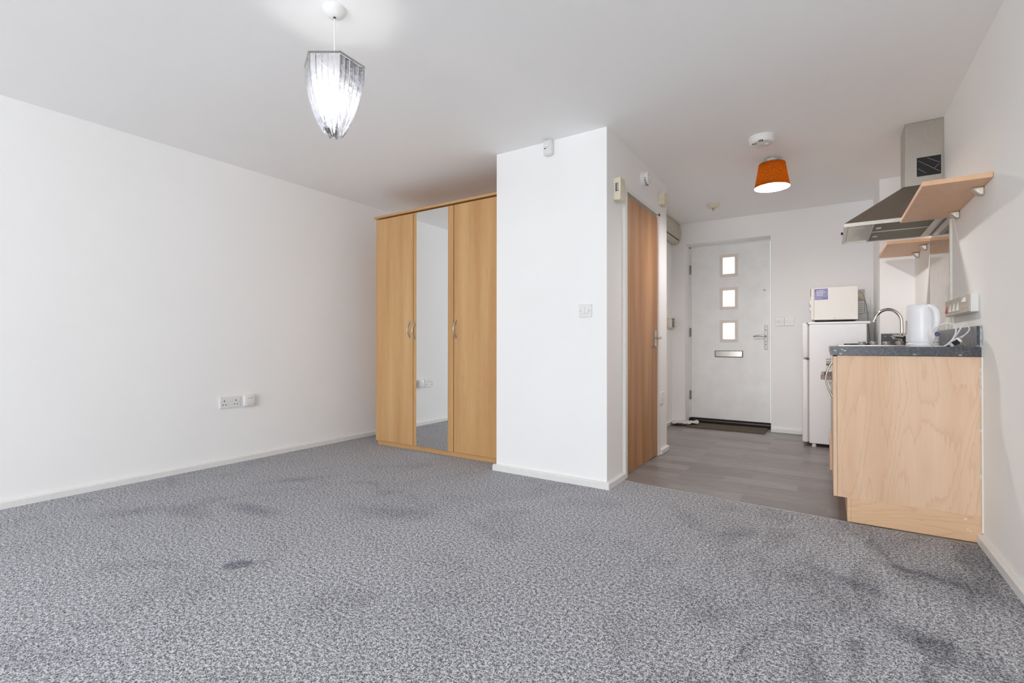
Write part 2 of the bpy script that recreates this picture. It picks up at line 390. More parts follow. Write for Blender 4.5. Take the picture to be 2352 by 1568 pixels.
# back wall with a wide window behind the camera
WX0, WX1, WZ0, WZ1 = -2.6, 0.5, 0.08, 2.25
w = MB().box(XL, WX0, YB-0.1, YB, 0, H).box(WX1, XR, YB-0.1, YB, 0, H).box(WX0, WX1, YB-0.1, YB, 0, WZ0).box(WX0, WX1, YB-0.1, YB, WZ1, H)
struct(w, 'wall_back', 'wall')
w = MB()
for x in (WX0, -1.65, WX1-0.05): w.box(x, x+0.05, YB-0.07, YB-0.02, WZ0, WZ1)
w.box(WX0, WX1, YB-0.07, YB-0.02, WZ0, WZ0+0.05).box(WX0, WX1, YB-0.07, YB-0.02, WZ1-0.05, WZ1)
struct(w, 'window_1', 'gloss')
# skirting boards (low, with a rounded top)
def skirt_y(name, x, y0, y1, out, mat='gloss'):
    t, h = 0.022, 0.044
    struct(MB().prism([(x, 0), (x+out*t, 0), (x+out*t, h*0.82), (x+out*t*0.72, h*0.95), (x+out*t*0.2, h), (x, h)], y0, y1, 'y'), name, mat)
def skirt_x(name, y, x0, x1, out, mat='gloss'):
    t, h = 0.022, 0.044
    struct(MB().prism([(y, 0), (y+out*t, 0), (y+out*t, h*0.82), (y+out*t*0.72, h*0.95), (y+out*t*0.2, h), (y, h)], x0, x1, 'x'), name, mat)
skirt_y('baseboard_left', XL, YB, 3.75, 1)
skirt_x('baseboard_column_front', YC, XA-0.022, XC+0.022, -1)
skirt_y('baseboard_column_side', XC, YC, 3.242, 1)
skirt_y('baseboard_door_side', XC, 4.125, YD, 1)
skirt_y('baseboard_hall', XH, YD, YE, 1)
skirt_x('baseboard_entrance_left', YE, XH, -1.388, -1)
skirt_x('baseboard_entrance_right', YE, -0.501, XP, -1)
skirt_y('baseboard_right', XR, YB, YK+0.007, -1)
skirt_x('baseboard_back', YB, XL, XR, 1)
# pale threshold line between carpet and vinyl
struct(MB().tube([(-1.165, 3.208, -0.001), (-0.93, 3.177, -0.001), (-0.43, 3.142, -0.001), (0.09, 3.095, -0.001)], 0.0028, 6), 'trim_1', 'grey')
# caulk line where panel meets the wall
struct(MB().box(XR-0.006, XR, 3.094, 3.099, 0.05, 0.872), 'trim_2', 'gloss')

# ------------------------------------------------------------------ wardrobe
x0, x1, yb = -3.53, XA-0.012, 3.735
wd = thing('wardrobe', (x0, YW, 0), 'tall beech three-door wardrobe with a mirrored middle door', 'wardrobe')
MB().box(x0+0.003, x1, YW+0.004, yb, 0.045, 2.088).build('carcass', 'beech', wd)
MB().box(x0-0.022, x1, YW-0.03, yb, 2.098, 2.119, 0.007).build('top_panel', 'beech_x', wd)
MB().box(x0+0.012, x1, YW-0.004, YW+0.014, 0.0, 0.036).build('plinth', 'beech_x', wd)
YF = YW-0.018
def bow(cx, cy, z0, z1, outv, r=0.0045, d=0.028, name='handle', mat='satin', parent=None, n=10, spread=Vector((0,0,0))):
    pts = []
    for k in range(n+1):
        t = k/n; b = math.sin(PI*t)
        pts.append(Vector((cx, cy, z0+(z1-z0)*t))+Vector(outv)*(d*b)+spread*b)
    rr = [r*(1.5-0.5*math.sin(PI*k/n)) for k in range(n+1)]
    mb = MB(); mb.tube(pts, rr, 10)
    return mb.build(name, mat, parent, smooth=True)
zt = 2.086
dl = MB().box(x0, -3.058, YF, YW, 0.04, zt, 0.0015).build('door', 'beech', wd)
bow(-3.094, YF, 0.985, 1.135, (-0.35, -0.93, 0), parent=dl)
dm = MB().box(-3.052, -2.597, YF, YW, 0.04, zt, 0.0015).build('door', 'beech', wd); dm['label'] = 'mirrored middle door'
MB().box(-3.010, -2.652, YF-0.005, YF, 0.042, zt-0.004).build('mirror', M['mirror'], dm)
bow(-3.032, YF, 0.972, 1.122, (-0.35, -0.93, 0), parent=dm)
dr = MB().box(-2.590, x1, YF, YW, 0.04, zt, 0.0015).build('door', 'beech', wd)
bow(-2.566, YF, 0.980, 1.135, (-0.35, -0.93, 0), parent=dr)

# ------------------------------------------------------------------ wall plates
def frame(origin, u, n):
    u = Vector(u); n = Vector(n); z = Vector((0, 0, 1))
    return Matrix(((u.x, n.x, z.x, origin[0]), (u.y, n.y, z.y, origin[1]), (u.z, n.z, z.z, origin[2]), (0, 0, 0, 1)))
def uk_socket(name, origin, u, n, w, h, label, gangs=2, group=None, depth=0.014):
    t = thing(name, origin, label, 'socket', group); F = frame(origin, u, n)
    MB().box(-w/2, w/2, 0, depth, -h/2, h/2, 0.004, F=F).build('face_plate', 'plastic', t)
    sgn = [-1, 1] if gangs == 2 else [0]
    for g in sgn:
        cx = g*w*0.26
        MB().box(cx-0.003+g*0.004, cx+0.003+g*0.004, depth, depth+0.0008, 0.006, 0.017, F=F).build('pin_hole', 'black', t)
        for q in (-1, 1): MB().box(cx+q*0.011-0.0035+g*0.004, cx+q*0.011+0.0035+g*0.004, depth, depth+0.0008, -0.021, -0.014, F=F).build('pin_hole', 'black', t)
        sx_ = g*0.013
        MB().box(sx_-0.006, sx_+0.006, depth, depth+0.004, 0.010, 0.026, 0.0015, F=F).build('rocker', 'plastic', t)
    for q in (-1, 1): MB().box(q*w*0.44-0.002, q*w*0.44+0.002, depth, depth+0.0008, -0.002, 0.002, F=F).build('screw', 'darkgrey', t)
    return t
def switch(name, origin, u, n, w, h, label, rockers=1, group=None, cat='light switch'):
    t = thing(name, origin, label, cat, group); F = frame(origin, u, n)
    MB().box(-w/2, w/2, 0, 0.010, -h/2, h/2, 0.003, F=F).build('face_plate', 'plastic', t)
    tot = 0.012*rockers
    for k in range(rockers):
        a = -tot+k*0.024
        MB().box(a, a+0.0225, 0.010, 0.016, -0.019, 0.019, 0.002, F=F).build('rocker', 'gloss', t)
    for q in (-1, 1):
        MB().box(q*w*0.37-0.0022, q*w*0.37+0.0022, 0.010, 0.0112, -0.0022, 0.0022, F=F).build('screw', 'darkgrey', t)
    return t
uk_socket('double_socket', (XL, 1.975, 0.478), (0, 1, 0), (1, 0, 0), 0.153, 0.09, 'white double power socket low on the long left wall')
# aerial / timer module beside it
t = thing('heating_timer', (XL, 2.121, 0.478), 'small white rounded control box beside the double socket on left wall', 'control box')
F = frame((XL, 2.121, 0.478), (0, 1, 0), (1, 0, 0))
MB().box(-0.048, 0.048, 0, 0.034, -0.046, 0.046, 0.012, 3, F=F).build('housing', 'plastic', t, smooth=True)
for (a, c_, d_, e_) in ((-0.020, 0.030, 0.018, 0.021), (-0.020, -0.002, -0.030, -0.027), (0.016, 0.032, -0.028, -0.024)):
    MB().box(a, c_, 0.034, 0.0348, d_, e_, F=F).build('marking', 'grey', t)
switch('light_switch', (-1.3365, YC, 1.1525), (1, 0, 0), (0, -1, 0), 0.09, 0.087, 'white two-gang light switch on the bright column face', 2)
# PIR
t = thing('motion_sensor', (-1.606, YC, 2.285), 'white motion sensor high on the column under the ceiling', 'motion sensor')
F = frame((-1.606, YC, 2.285), (1, 0, 0), (0, -1, 0))
MB().box(-0.033, 0.033, 0, 0.045, -0.056, 0.050, 0.016, 4, F=F).build('housing', 'plastic', t, smooth=True)
MB().box(-0.022, 0.020, 0.045, 0.049, -0.004, 0.034, 0.006, 3, F=F).build('lens', 'gloss', t, smooth=True)
MB().box(-0.020, -0.006, 0.045, 0.0475, -0.014, -0.010, F=F).build('indicator', 'black', t)

# boxes by the internal door
t = thing('wall_box', (XC, 3.113, 1.962), 'tall ivory box with a small slot left of the wood door, high up', 'wall box')
MB().box(XC, XC+0.050, 3.066, 3.160, 1.888, 2.037, 0.005).build('housing', 'ivory', t)
MB().box(XC+0.016, XC+0.036, 3.064, 3.067, 1.945, 2.000, 0.0006).build('slot_window', 'darkgrey', t)
MB().box(XC+0.026, XC+0.035, 3.0632, 3.0645, 1.949, 1.996).build('slot_label', 'grey', t)
t = thing('alarm_sounder', (XC, 3.68, 2.206), 'round white ribbed alarm sounder above the wood door', 'alarm sounder')
MB().lathe([(0.0, 0), (0.056, 0), (0.056, 0.020), (0.052, 0.024), (0.052, 0.044), (0.046, 0.054), (0.03, 0.057), (0.0, 0.058)], (XC, 3.68, 2.206), 'x', 36, cap=False).build('body', 'plastic', t, smooth=True)
b = MB()
for k in range(9):
    a = PI+0.2+k*0.24
    p = Vector((XC+0.034, 3.68+0.0525*math.cos(a), 2.206+0.0525*math.sin(a)))
    MB().box(p.x-0.007, p.x+0.007, p.y-0.002, p.y+0.002, p.z-0.002, p.z+0.002).build('sound_slot', 'darkgrey', t)
MB().lathe([(0.0, 0.0), (0.012, 0.0), (0.011, 0.005), (0.0, 0.006)], (XC+0.057, 3.68, 2.206), 'x', 16, cap=False).build('centre_cap', 'gloss', t)
t = thing('junction_box', (XC, 4.152, 2.165), 'small square ivory box right of the wood door top', 'wall box')
MB().box(XC, XC+0.044, 4.100, 4.205, 2.108, 2.205, 0.004).build('back_box', 'ivory', t)
MB().box(XC+0.044, XC+0.052, 4.096, 4.209, 2.104, 2.209, 0.003).build('cover', 'ivory', t)
MB().box(XC+0.052, XC+0.053, 4.116, 4.122, 2.190, 2.195).build('screw', 'darkgrey', t)

# ------------------------------------------------------------------ internal door
t = thing('door_1', (XC, 3.68, 0), 'beech veneered internal door in a white frame', 'door'); t['kind'] = 'structure'
lf = MB().box(XC-0.038, XC-0.002, 3.286, 4.072, 0.010, 1.992, 0.001).build('door_leaf', 'door_wood', t)
MB().box(XC-0.06, XC+0.021, 3.242, 3.284, 0.0, 2.030).box(XC-0.06, XC+0.008, 4.074, 4.118, 0.0, 2.030).box(XC-0.06, XC+0.008, 3.284, 4.118, 2.012, 2.044).build('door_frame', 'gloss', t)
MB().box(XC-0.03, XC-0.012, 3.284, 4.074, 1.996, 2.012).build('door_stop', 'grey', t)
MB().box(XC-0.002, XC+0.006, 3.985, 4.026, 0.915, 1.045, 0.002).build('handle_plate', 'satin', t)
MB().tube(smooth_path([(XC+0.006, 4.004, 0.983), (XC+0.035, 4.004, 0.983), (XC+0.050, 3.996, 0.985), (XC+0.053, 3.96, 0.987), (XC+0.050, 3.90, 0.983)]),
          [0.0095]*6+[0.0095]*6+[0.009]*6+[0.008]*7, 12).build('lever', 'chrome', t, smooth=True)
# socket low beside it
t = thing('fused_spur', (XC, 4.173, 0.475), 'white single switch plate low on the wall right of wood door', 'switch')
F = frame((XC, 4.173, 0.475), (0, 1, 0), (1, 0, 0))
MB().box(-0.052, 0.052, 0, 0.014, -0.050, 0.050, 0.003, F=F).build('face_plate', 'plastic', t)
MB().box(-0.010, 0.010, 0.014, 0.019, -0.012, 0.024, 0.002, F=F).build('rocker', 'gloss', t)
# hall wall: intercom + heater
t = thing('intercom', (XH, 5.74, 1.18), 'beige entry phone with a grid of buttons by the hall corner', 'intercom')
MB().box(XH, XH+0.030, 5.60, 5.83, 1.120, 1.235, 0.005).build('housing', 'ivory', t)
MB().box(XH+0.030, XH+0.037, 5.60, 5.69, 1.124, 1.215, 0.004).build('handset', 'plastic', t)
b = MB()
for r in range(4):
    for c_ in range(3): MB().box(XH+0.030, XH+0.033, 5.722+c_*0.034, 5.746+c_*0.034, 1.133+r*0.021, 1.146+r*0.021).build('button', 'darkgrey', t)
MB().box(XH+0.030, XH+0.032, 5.715, 5.82, 1.218, 1.232).build('display', 'darkgrey', t)
t = thing('wall_heater', (XH, 5.4, 2.13), 'long beige box unit with a flap, high on the hall wall touching ceiling', 'heater')
prof = [(XH, 2.327), (XH, 2.105), (XH+0.045, 2.100), (XH+0.078, 2.118), (XH+0.098, 2.160), (XH+0.105, 2.215), (XH+0.104, 2.27), (XH+0.09, 2.327)]
MB().prism(prof, 4.75, 5.835, 'y').build('casing', 'ivory_dark', t)
MB().prism([(XH+0.090, 2.138), (XH+0.094, 2.138), (XH+0.096, 2.143), (XH+0.092, 2.143)], 4.85, 5.78, 'y').build('air_flap', 'dark', t)
for q in (5.55, 5.68): MB().box(XH+0.1035, XH+0.1055, q, q+0.018, 2.258, 2.266).build('vent_slot', 'darkgrey', t)

# ------------------------------------------------------------------ entrance door
Y2 = 6.065
t = thing('door_2', (-0.95, Y2, 0), 'white entrance door with three small square panes', 'door'); t['kind'] = 'structure'
wz = [(0.958, 1.212), (1.334, 1.590), (1.712, 1.972)]
wx = (-1.047, -0.851)
b = MB(); lx0, lx1 = -1.367, -0.528
b.box(lx0, wx[0], Y2, Y2+0.045, 0.061, 2.078).box(wx[1], lx1, Y2, Y2+0.045, 0.061, 2.078)
zz = [0.061]+[v for w_ in wz for v in w_]+[2.078]
for a, c_ in ((0, 1), (2, 3), (4, 5), (6, 7)): b.box(wx[0], wx[1], Y2, Y2+0.045, zz[a], zz[c_])
b.build('door_leaf', 'gloss_grey', t)
MB().box(-1.388, lx0-0.004, Y2-0.004, Y2+0.07, 0, 2.096).box(lx1+0.005, -0.501, Y2-0.004, Y2+0.07, 0, 2.096).box(-1.388, -0.501, Y2-0.004, Y2+0.07, 2.083, 2.096).build('door_frame', 'gloss', t)
MB().box(lx0-0.004, lx1+0.005, Y2+0.046, Y2+0.06, 0.0, 2.083).build('draught_seal', 'dark', t) if False else None
for z0, z1 in wz:
    g = 0.034
    f = MB()
    for (a0, a1, c0, c1, yy) in ((wx[0], wx[1], z0, z1, 0.007), (wx[0]+0.016, wx[1]-0.016, z0+0.016, z1-0.016, 0.012)):
        k = 0.017 if yy < 0.01 else 0.018
        f.box(a0, a0+k, Y2-yy, Y2+0.03, c0, c1).box(a1-k, a1, Y2-yy, Y2+0.03, c0, c1).box(a0+k, a1-k, Y2-yy, Y2+0.03, c0, c0+k).box(a0+k, a1-k, Y2-yy, Y2+0.03, c1-k, c1)
    f = f.build('window_frame', 'cream_trim', t)
    MB().box(wx[0]+g, wx[1]-g, Y2+0.012, Y2+0.018, z0+g, z1-g).build('pane', M['pane'], f)
lb = MB().box(-1.101, -0.801, Y2-0.006, Y2, 0.783, 0.858, 0.002).build('letterbox', 'darkgrey', t)
MB().box(-1.094, -0.808, Y2-0.012, Y2-0.006, 0.789, 0.853, 0.002).build('flap', 'satin', lb)
hp = MB().box(-0.586, -0.549, Y2-0.012, Y2, 0.872, 1.146, 0.010, 3).build('handle_plate', 'plastic', t, smooth=True)
for z in (1.09, 0.965, 0.93): MB().lathe([(0, 0), (0.005, 0), (0.005, 0.001), (0, 0.001)], (-0.568, Y2-0.0135, z), 'y', 12, cap=False).build('keyhole', 'black', hp)
MB().tube(smooth_path([(-0.568, Y2-0.010, 1.022), (-0.568, Y2-0.045, 1.022), (-0.585, Y2-0.055, 1.024), (-0.63, Y2-0.055, 1.028), (-0.690, Y2-0.052, 1.020)]), 0.009, 12).build('lever', 'satin', t, smooth=True)
MB().lathe([(0, 0), (0.011, 0), (0.009, 0.006), (0, 0.006)], (-0.581, Y2-0.006, 1.536), 'y', 16, cap=False).build('peephole', 'grey', t, smooth=True)
for z in (0.275, 1.023, 1.774):
    MB().box(-1.383, -1.366, Y2-0.010, Y2+0.0, z, z+0.105).cyl((-1.374, Y2-0.012, z), (-1.374, Y2-0.012, z+0.105), 0.006).build('hinge', 'steel_dark', t, smooth=True)
MB().box(-1.386, -0.503, Y2-0.055, Y2+0.07, -0.003, 0.032).box(-1.386, -0.503, Y2-0.02, Y2+0.05, 0.032, 0.056).build('threshold', 'dark', t)
MB().box(-1.34, -0.52, Y2-0.03, Y2-0.018, 0.032, 0.042).build('weather_bar', 'brown', t)
# mat
mt = MB().box(-1.335, -0.545, 5.655, 5.998, -0.003, 0.010, 0.003).build('door_mat', 'mat'); mt['label'] = 'brown coir doormat in front of the white entrance door'; mt['category'] = 'doormat'
# crumpled mail
bm = MB(); nx, ny = 15, 9; grid = {}
rnd = random.Random(3)
c0 = Vector((-1.40, 5.80)); ax = Vector((0.86, 0.50)).normalized(); ay = Vector((-ax.y, ax.x))
for i in range(nx):
    for j in range(ny):
        u, v_ = i/(nx-1)*2-1, j/(ny-1)*2-1
        edge = 1-0.35*abs(v_)**2*(0.5+0.5*math.sin(u*5))
        p = c0+ax*(u*0.17*edge)+ay*(v_*0.085*(1-0.5*max(0, u)**2))+Vector((rnd.uniform(-.006, .006), rnd.uniform(-.006, .006)))
        z = 0.016+0.028*abs(math.sin(u*7+v_*3))*(1-v_*v_*0.6)+0.014*rnd.random()
        grid[i, j] = bm.bm.verts.new((max(p.x, XH+0.03), min(p.y, 5.995), z))
for i in range(nx-1):
    for j in range(ny-1): bm.bm.faces.new((grid[i, j], grid[i+1, j], grid[i+1, j+1], grid[i, j+1]))
t = thing('crumpled_mail', (-1.40, 5.80, 0.012), 'crumpled white mail wrapper on the floor left of the doormat', 'mail')
o = bm.build('wrapper', 'paper', t); md = o.modifiers.new('s', 'SOLIDIFY'); md.thickness = 0.002

# hall switches
switch('light_switch', (-0.4165, YE, 1.173), (1, 0, 0), (0, -1, 0), 0.086, 0.09, 'white wall switch immediately right of the entrance door, left of pair', 2, 'switch pair by the entrance door')
switch('light_switch', (-0.328, YE, 1.173), (1, 0, 0), (0, -1, 0), 0.086, 0.09, 'white wall switch with one narrow rocker, right of the pair by entrance', 1, 'switch pair by the entrance door')

# ------------------------------------------------------------------ fridge and microwave
fx0, fx1, fy0, fy1, fz = -0.137, 0.293, 5.22, 5.77, 1.135
t = thing('fridge_freezer', (0.05, 5.5, 0), 'white upright fridge freezer standing beyond the kitchen worktop', 'fridge')
MB().box(fx0, fx1, fy0, fy1, 0.027, fz-0.022, 0.006).build('cabinet', 'fridge', t)
MB().box(fx0-0.008, fx1+0.026, fy0-0.004, fy1+0.004, fz-0.022, fz, 0.006).build('top_panel', 'fridge', t)
MB().box(-0.192, fx0-0.008, fy0, fy1, 0.806, fz-0.006, 0.012, 3).build('freezer_door', 'fridge', t, smooth=True)
MB().box(-0.192, fx0-0.008, fy0, fy1, 0.032, 0.794, 0.012, 3).build('fridge_door', 'fridge', t, smooth=True)
MB().box(fx0-0.010, fx0, fy0+0.004, fy1-0.004, 0.04, fz-0.03).build('door_gasket', 'grey', t)
MB().box(-0.160, fx0+0.002, fy0-0.002, fy0+0.03, 0.792, 0.808).build('hinge', 'black', t)
MB().box(-0.160, fx0+0.002, fy0-0.002, fy0+0.03, fz-0.014, fz-0.004).build('hinge', 'brown', t)
for (a, c_) in ((-0.10, fy0+0.03), (0.25, fy0+0.03), (-0.10, fy1-0.03), (0.25, fy1-0.03)):
    MB().lathe([(0, -0.003), (0.018, -0.003), (0.018, 0.012), (0.012, 0.028), (0, 0.028)], (a, c_, 0), 'z', 16, cap=False).build('foot', 'plastic', t, smooth=True)
t = thing('microwave', (0.05, 5.5, fz), 'white microwave oven sitting on top of the fridge freezer', 'microwave')
mz0, mz1 = fz+0.020, 1.448
MB().box(-0.098, 0.232, 5.25, 5.72, mz0, mz1, 0.004).build('casing', 'microwave', t)
MB().box(-0.122, -0.098, 5.25, 5.72, mz0+0.002, mz1-0.002, 0.006).build('front_door', 'microwave', t)
MB().box(-0.1245, -0.121, 5.252, 5.36, 1.37, 1.442).build('display', 'black', t)
MB().lathe([(0.0, 0), (0.032, 0), (0.030, -0.010), (0.016, -0.016), (0.0, -0.017)], (-0.122, 5.30, 1.31), 'x', 24, cap=False).build('dial', 'plastic', t, smooth=True)
MB().lathe([(0.0, 0), (0.026, 0), (0.024, -0.010), (0.012, -0.014), (0.0, -0.014)], (-0.122, 5.30, 1.255), 'x', 24, cap=False).build('dial', 'plastic', t, smooth=True)
for (a, c_) in ((-0.08, 5.29), (0.2, 5.29), (-0.08, 5.68), (0.2, 5.68)):
    MB().lathe([(0, 0), (0.014, 0), (0.014, 0.020), (0, 0.020)], (a, c_, fz), 'z', 12, cap=False).build('foot', 'black', t)
MB().box(-0.075, 0.21, 5.262, 5.70, mz0-0.007, mz0).build('base_plate', 'black', t)
MB().box(0.058, 0.064, 5.2488, 5.25, mz0+0.010, mz0+0.016).build('screw', 'darkgrey', t)
st = MB().box(-0.094, 0.010, 5.2488, 5.25, 1.338, 1.440).build('sticker', 'label_blue', t); st['label'] = 'lilac blue sticker with white lines of print'
b = MB()
for k, ln in enumerate((0.055, 0.066, 0.052, 0.047)):
    z = 1.419-k*0.0135
    x = -0.077
    while x < -0.077+ln-0.004:
        L = rnd.uniform(0.006, 0.014); L = min(L, -0.077+ln-x); b.box(x, x+L, 5.2480, 5.2488, z-0.0027, z+0.0027); x += L+0.0035
b.build('lettering', 'white', st)
MB().prism([(-0.090, 1.405), (-0.0865, 1.405), (-0.0865, 1.4275), (-0.060, 1.4275), (-0.060, 1.4305), (-0.090, 1.4305)], 5.2480, 5.2488, 'y').build('corner_bracket', 'label_navy', st)
MB().prism([(-0.034, 1.350), (0.004, 1.350), (0.004, 1.364), (0.000, 1.364), (0.000, 1.3545), (-0.034, 1.3545)], 5.2480, 5.2488, 'y').build('corner_bracket', 'label_navy', st)
MB().box(-0.008, -0.003, 5.2480, 5.2488, 1.424, 1.429).build('corner_dot', 'label_navy', st)
# cable at the back
pth = smooth_path([(0.232, 5.60, 1.445-0.02), (0.262, 5.62, 1.432), (0.292, 5.66, 1.40), (0.310, 5.70, 1.33), (0.324, 5.72, 1.25), (0.330, 5.73, 1.18), (0.333, 5.74, 1.10), (0.344, 5.74, 0.98), (0.340, 5.73, 0.85)])
MB().tube(pth, 0.0042, 8).build('power_cable', 'grey', t, smooth=True)
# sockets behind the microwave
t = thing('wall_socket', (0.262, YE, 1.415), 'ivory socket plate on hall wall half hidden by the microwave', 'socket', None)
MB().box(0.17, 0.310, YE-0.012, YE, 1.362, 1.470, 0.004).build('face_plate', 'ivory_dark', t)
MB().box(0.215, 0.235, YE-0.017, YE-0.012, 1.40, 1.43, 0.002).build('rocker', 'plastic', t)
t = thing('plug_adaptor', (0.262, YE, 1.29), 'large white plug-in block beneath the ivory socket plate behind microwave', 'plug')
MB().box(0.17, 0.306, YE-0.050, YE, 1.232, 1.356, 0.008).build('body', 'plastic', t, smooth=True)
b = MB()
for k in range(5): MB().box(0.19, 0.295, YE-0.0508, YE-0.050, 1.25+k*0.019, 1.254+k*0.019).build('rib', 'ivory_dark', t)
t = thing('fused_spur', (0.332, YE, 1.31), 'narrow white plate right of the plug block, beside the wall pier', 'switch')
MB().box(0.309, 0.356, YE-0.016, YE, 1.245, 1.385, 0.004).build('face_plate', 'plastic', t)
MB().box(0.322, 0.338, YE-0.020, YE-0.016, 1.30, 1.335, 0.002).build('rocker', 'gloss', t)

# ------------------------------------------------------------------ kitchen run
YO0, YO1 = 3.735, 4.355     # oven bay
# near base unit
t = thing('base_unit', (0.3, 3.4, 0), 'maple kitchen base unit with a full end panel facing the carpet', 'kitchen unit')
MB().box(0.046, XR-0.004, YK+0.010, YK+0.028, 0.124, 0.872).build('end_panel', 'maple', t)
MB().box(0.055, XR-0.010, YK+0.028, YO0-0.006, 0.126, 0.872).build('carcass', 'maple', t)
d = MB().box(0.028, 0.045, YK+0.010, YO0-0.006, 0.124, 0.868, 0.001).build('door', 'maple', t)
bow(0.028, 3.60, 0.612, 0.824, (-1, 0, 0), 0.0045, 0.034, parent=d)
MB().box(0.104, XR-0.004, YK+0.008, YK+0.024, 0.0, 0.124).build('plinth', 'maple_x', t); 
MB().box(0.088, 0.1035, YK+0.008, YO0-0.006, 0.0, 0.124).build('plinth', 'maple_x', t)
# paint chips on the panel edge
for z, h, w_ in ((0.80, 0.02, 0.004), (0.74, 0.045, 0.003), (0.69, 0.03, 0.004), (0.52, 0.012, 0.006), (0.30, 0.02, 0.004)):
    MB().box(XR-0.004-w_, XR-0.004, YK+0.0092, YK+0.010, z, z+h).build('paint_splash', 'white', t)
for (a, c_, z, h) in ((0.545, 0.556, 0.100, 0.006), (0.556, 0.560, 0.05, 0.01), (0.566, 0.571, 0.045, 0.005)):
    MB().box(a, c_, YK+0.0072, YK+0.008, z, z+h).build('paint_splash', 'white', t)
# oven unit
t = thing('built_in_oven', (0.3, 4.05, 0), 'built-in steel oven under the hob with knob and bar handle', 'oven')
MB().box(0.055, XR-0.010, YO0, YO1, 0.126, 0.872).build('carcass', 'maple', t)
MB().box(0.024, 0.055, YO0+0.004, YO1-0.004, 0.755, 0.868, 0.002).build('control_panel', 'steel', t)
MB().box(0.026, 0.055, YO0+0.004, YO1-0.004, 0.30, 0.750, 0.002).build('oven_door', 'steel', t)
for y in (3.90, 4.02, 4.14, 4.24):
    MB().cyl((0.024, y, 0.808), (-0.004, y, 0.808), 0.021, 0.019, 24).build('knob', 'knob', t, smooth=True)
hd = MB().box(-0.034, -0.014, YO0+0.03, YO1-0.03, 0.702, 0.728, 0.003).build('handle', 'brown', t)
MB().box(-0.020, 0.026, YO0+0.03, YO0+0.055, 0.702, 0.728, 0.002).build('bracket', 'brown', hd)
MB().box(-0.020, 0.026, YO1-0.055, YO1-0.03, 0.702, 0.728, 0.002).build('bracket', 'brown', hd)
MB().box(0.014, 0.032, YO0+0.002, YO1-0.002, 0.124, 0.292, 0.001).build('drawer_front', 'maple', t)
MB().box(0.088, 0.104, YO0, YO1, 0.0, 0.124).build('plinth', 'maple_x', t)
# sink unit
t = thing('base_unit', (0.3, 4.75, 0), 'far maple base unit beneath the sink next to the fridge', 'kitchen unit')
MB().box(0.055, XR-0.010, YO1+0.004, YP-0.004, 0.126, 0.870).build('carcass', 'maple', t)
d = MB().box(0.028, 0.045, YO1+0.004, YP-0.006, 0.124, 0.868, 0.001).build('door', 'maple', t)
bow(0.028, 4.45, 0.618, 0.81, (-1, 0, 0), 0.0045, 0.032, parent=d)
MB().box(0.088, 0.104, YO1+0.002, YP-0.004, 0.0, 0.124).build('plinth', 'maple_x', t)
# worktop with sink cut-out
SX0, SX1, SY0, SY1 = 0.13, 0.43, 4.62, 5.02
t = thing('worktop', (0.3, 4.1, 0.874), 'dark slate speckled kitchen worktop with matching upstand', 'worktop')
b = MB()
b.box(0.016, SX0, YK, YP, 0.874, 0.918).box(SX1, XR, YK, YP, 0.874, 0.918).box(SX0, SX1, YK, SY0, 0.874, 0.918).box(SX0, SX1, SY1, YP, 0.874, 0.918)
bmesh.ops.remove_doubles(b.bm, verts=b.bm.verts, dist=0.0001)
b.build('slab', 'worktop', t)
MB().box(XR-0.020, XR-0.009, YK+0.002, YP, 0.918, 1.018).box(XR-0.009, XR, YK+0.010, YP, 0.918, 1.018).box(XP+0.006, XR-0.020, YP-0.018, YP, 0.918, 1.022).build('upstand', 'worktop', t)
MB().box(XR-0.009, XR-0.001, YK+0.002, YK+0.010, 0.918, 1.017).box(XR-0.004, XR, YK-0.002, YK+0.0, 0.874, 0.925).build('raw_end', 'edge_green', t)
# hob
HX0, HX1, HY0, HY1 = 0.060, 0.560, 3.76, 4.33
t = thing('hob', (0.31, 4.05, 0.918), 'steel electric hob with four hotplates and a row of knobs', 'hob')
MB().box(HX0, HX1, HY0, HY1, 0.918, 0.9285, 0.003).build('hob_plate', 'enamel', t)
for (a, c_, r) in ((0.19, 3.95, 0.072), (0.43, 3.95, 0.09), (0.19, 4.20, 0.09), (0.43, 4.20, 0.072)):
    MB().lathe([(0, 0), (r, 0), (r, 0.006), (r-0.008, 0.009), (r-0.02, 0.008), (0, 0.008)], (a, c_, 0.9285), 'z', 32, cap=False).build('hotplate', 'black', t, smooth=True)
for x in (0.187, 0.247, 0.311, 0.376):
    MB().lathe([(0, 0), (0.016, 0), (0.016, 0.005), (0.021, 0.006), (0.0205, 0.019), (0.018, 0.021), (0, 0.021)], (x, 3.80, 0.9285), 'z', 28, cap=False).build('knob', 'knob', t, smooth=True)
# sink
t = thing('sink', (0.28, 4.82, 0.918), 'inset steel sink at the far end of the worktop', 'sink')
b = MB()
b.box(SX0-0.03, SX0, SY0-0.03, SY1+0.03, 0.918, 0.921).box(SX1, SX1+0.05, SY0-0.03, SY1+0.03, 0.918, 0.921).box(SX0, SX1, SY0-0.03, SY0, 0.918, 0.921).box(SX0, SX1, SY1, SY1+0.03, 0.918, 0.921)
b.build('rim', 'steel', t)
b = MB()
b.box(SX0+0.001, SX0+0.004, SY0+0.001, SY1-0.001, 0.876, 0.9205).box(SX1-0.004, SX1-0.001, SY0+0.001, SY1-0.001, 0.876, 0.9205).box(SX0+0.004, SX1-0.004, SY0+0.001, SY0+0.004, 0.876, 0.9205).box(SX0+0.004, SX1-0.004, SY1-0.004, SY1-0.001, 0.876, 0.9205)
b.box(SX0+0.004, SX1-0.004, SY0+0.004, SY1-0.004, 0.876, 0.879)
b.build('bowl', 'steel', t)
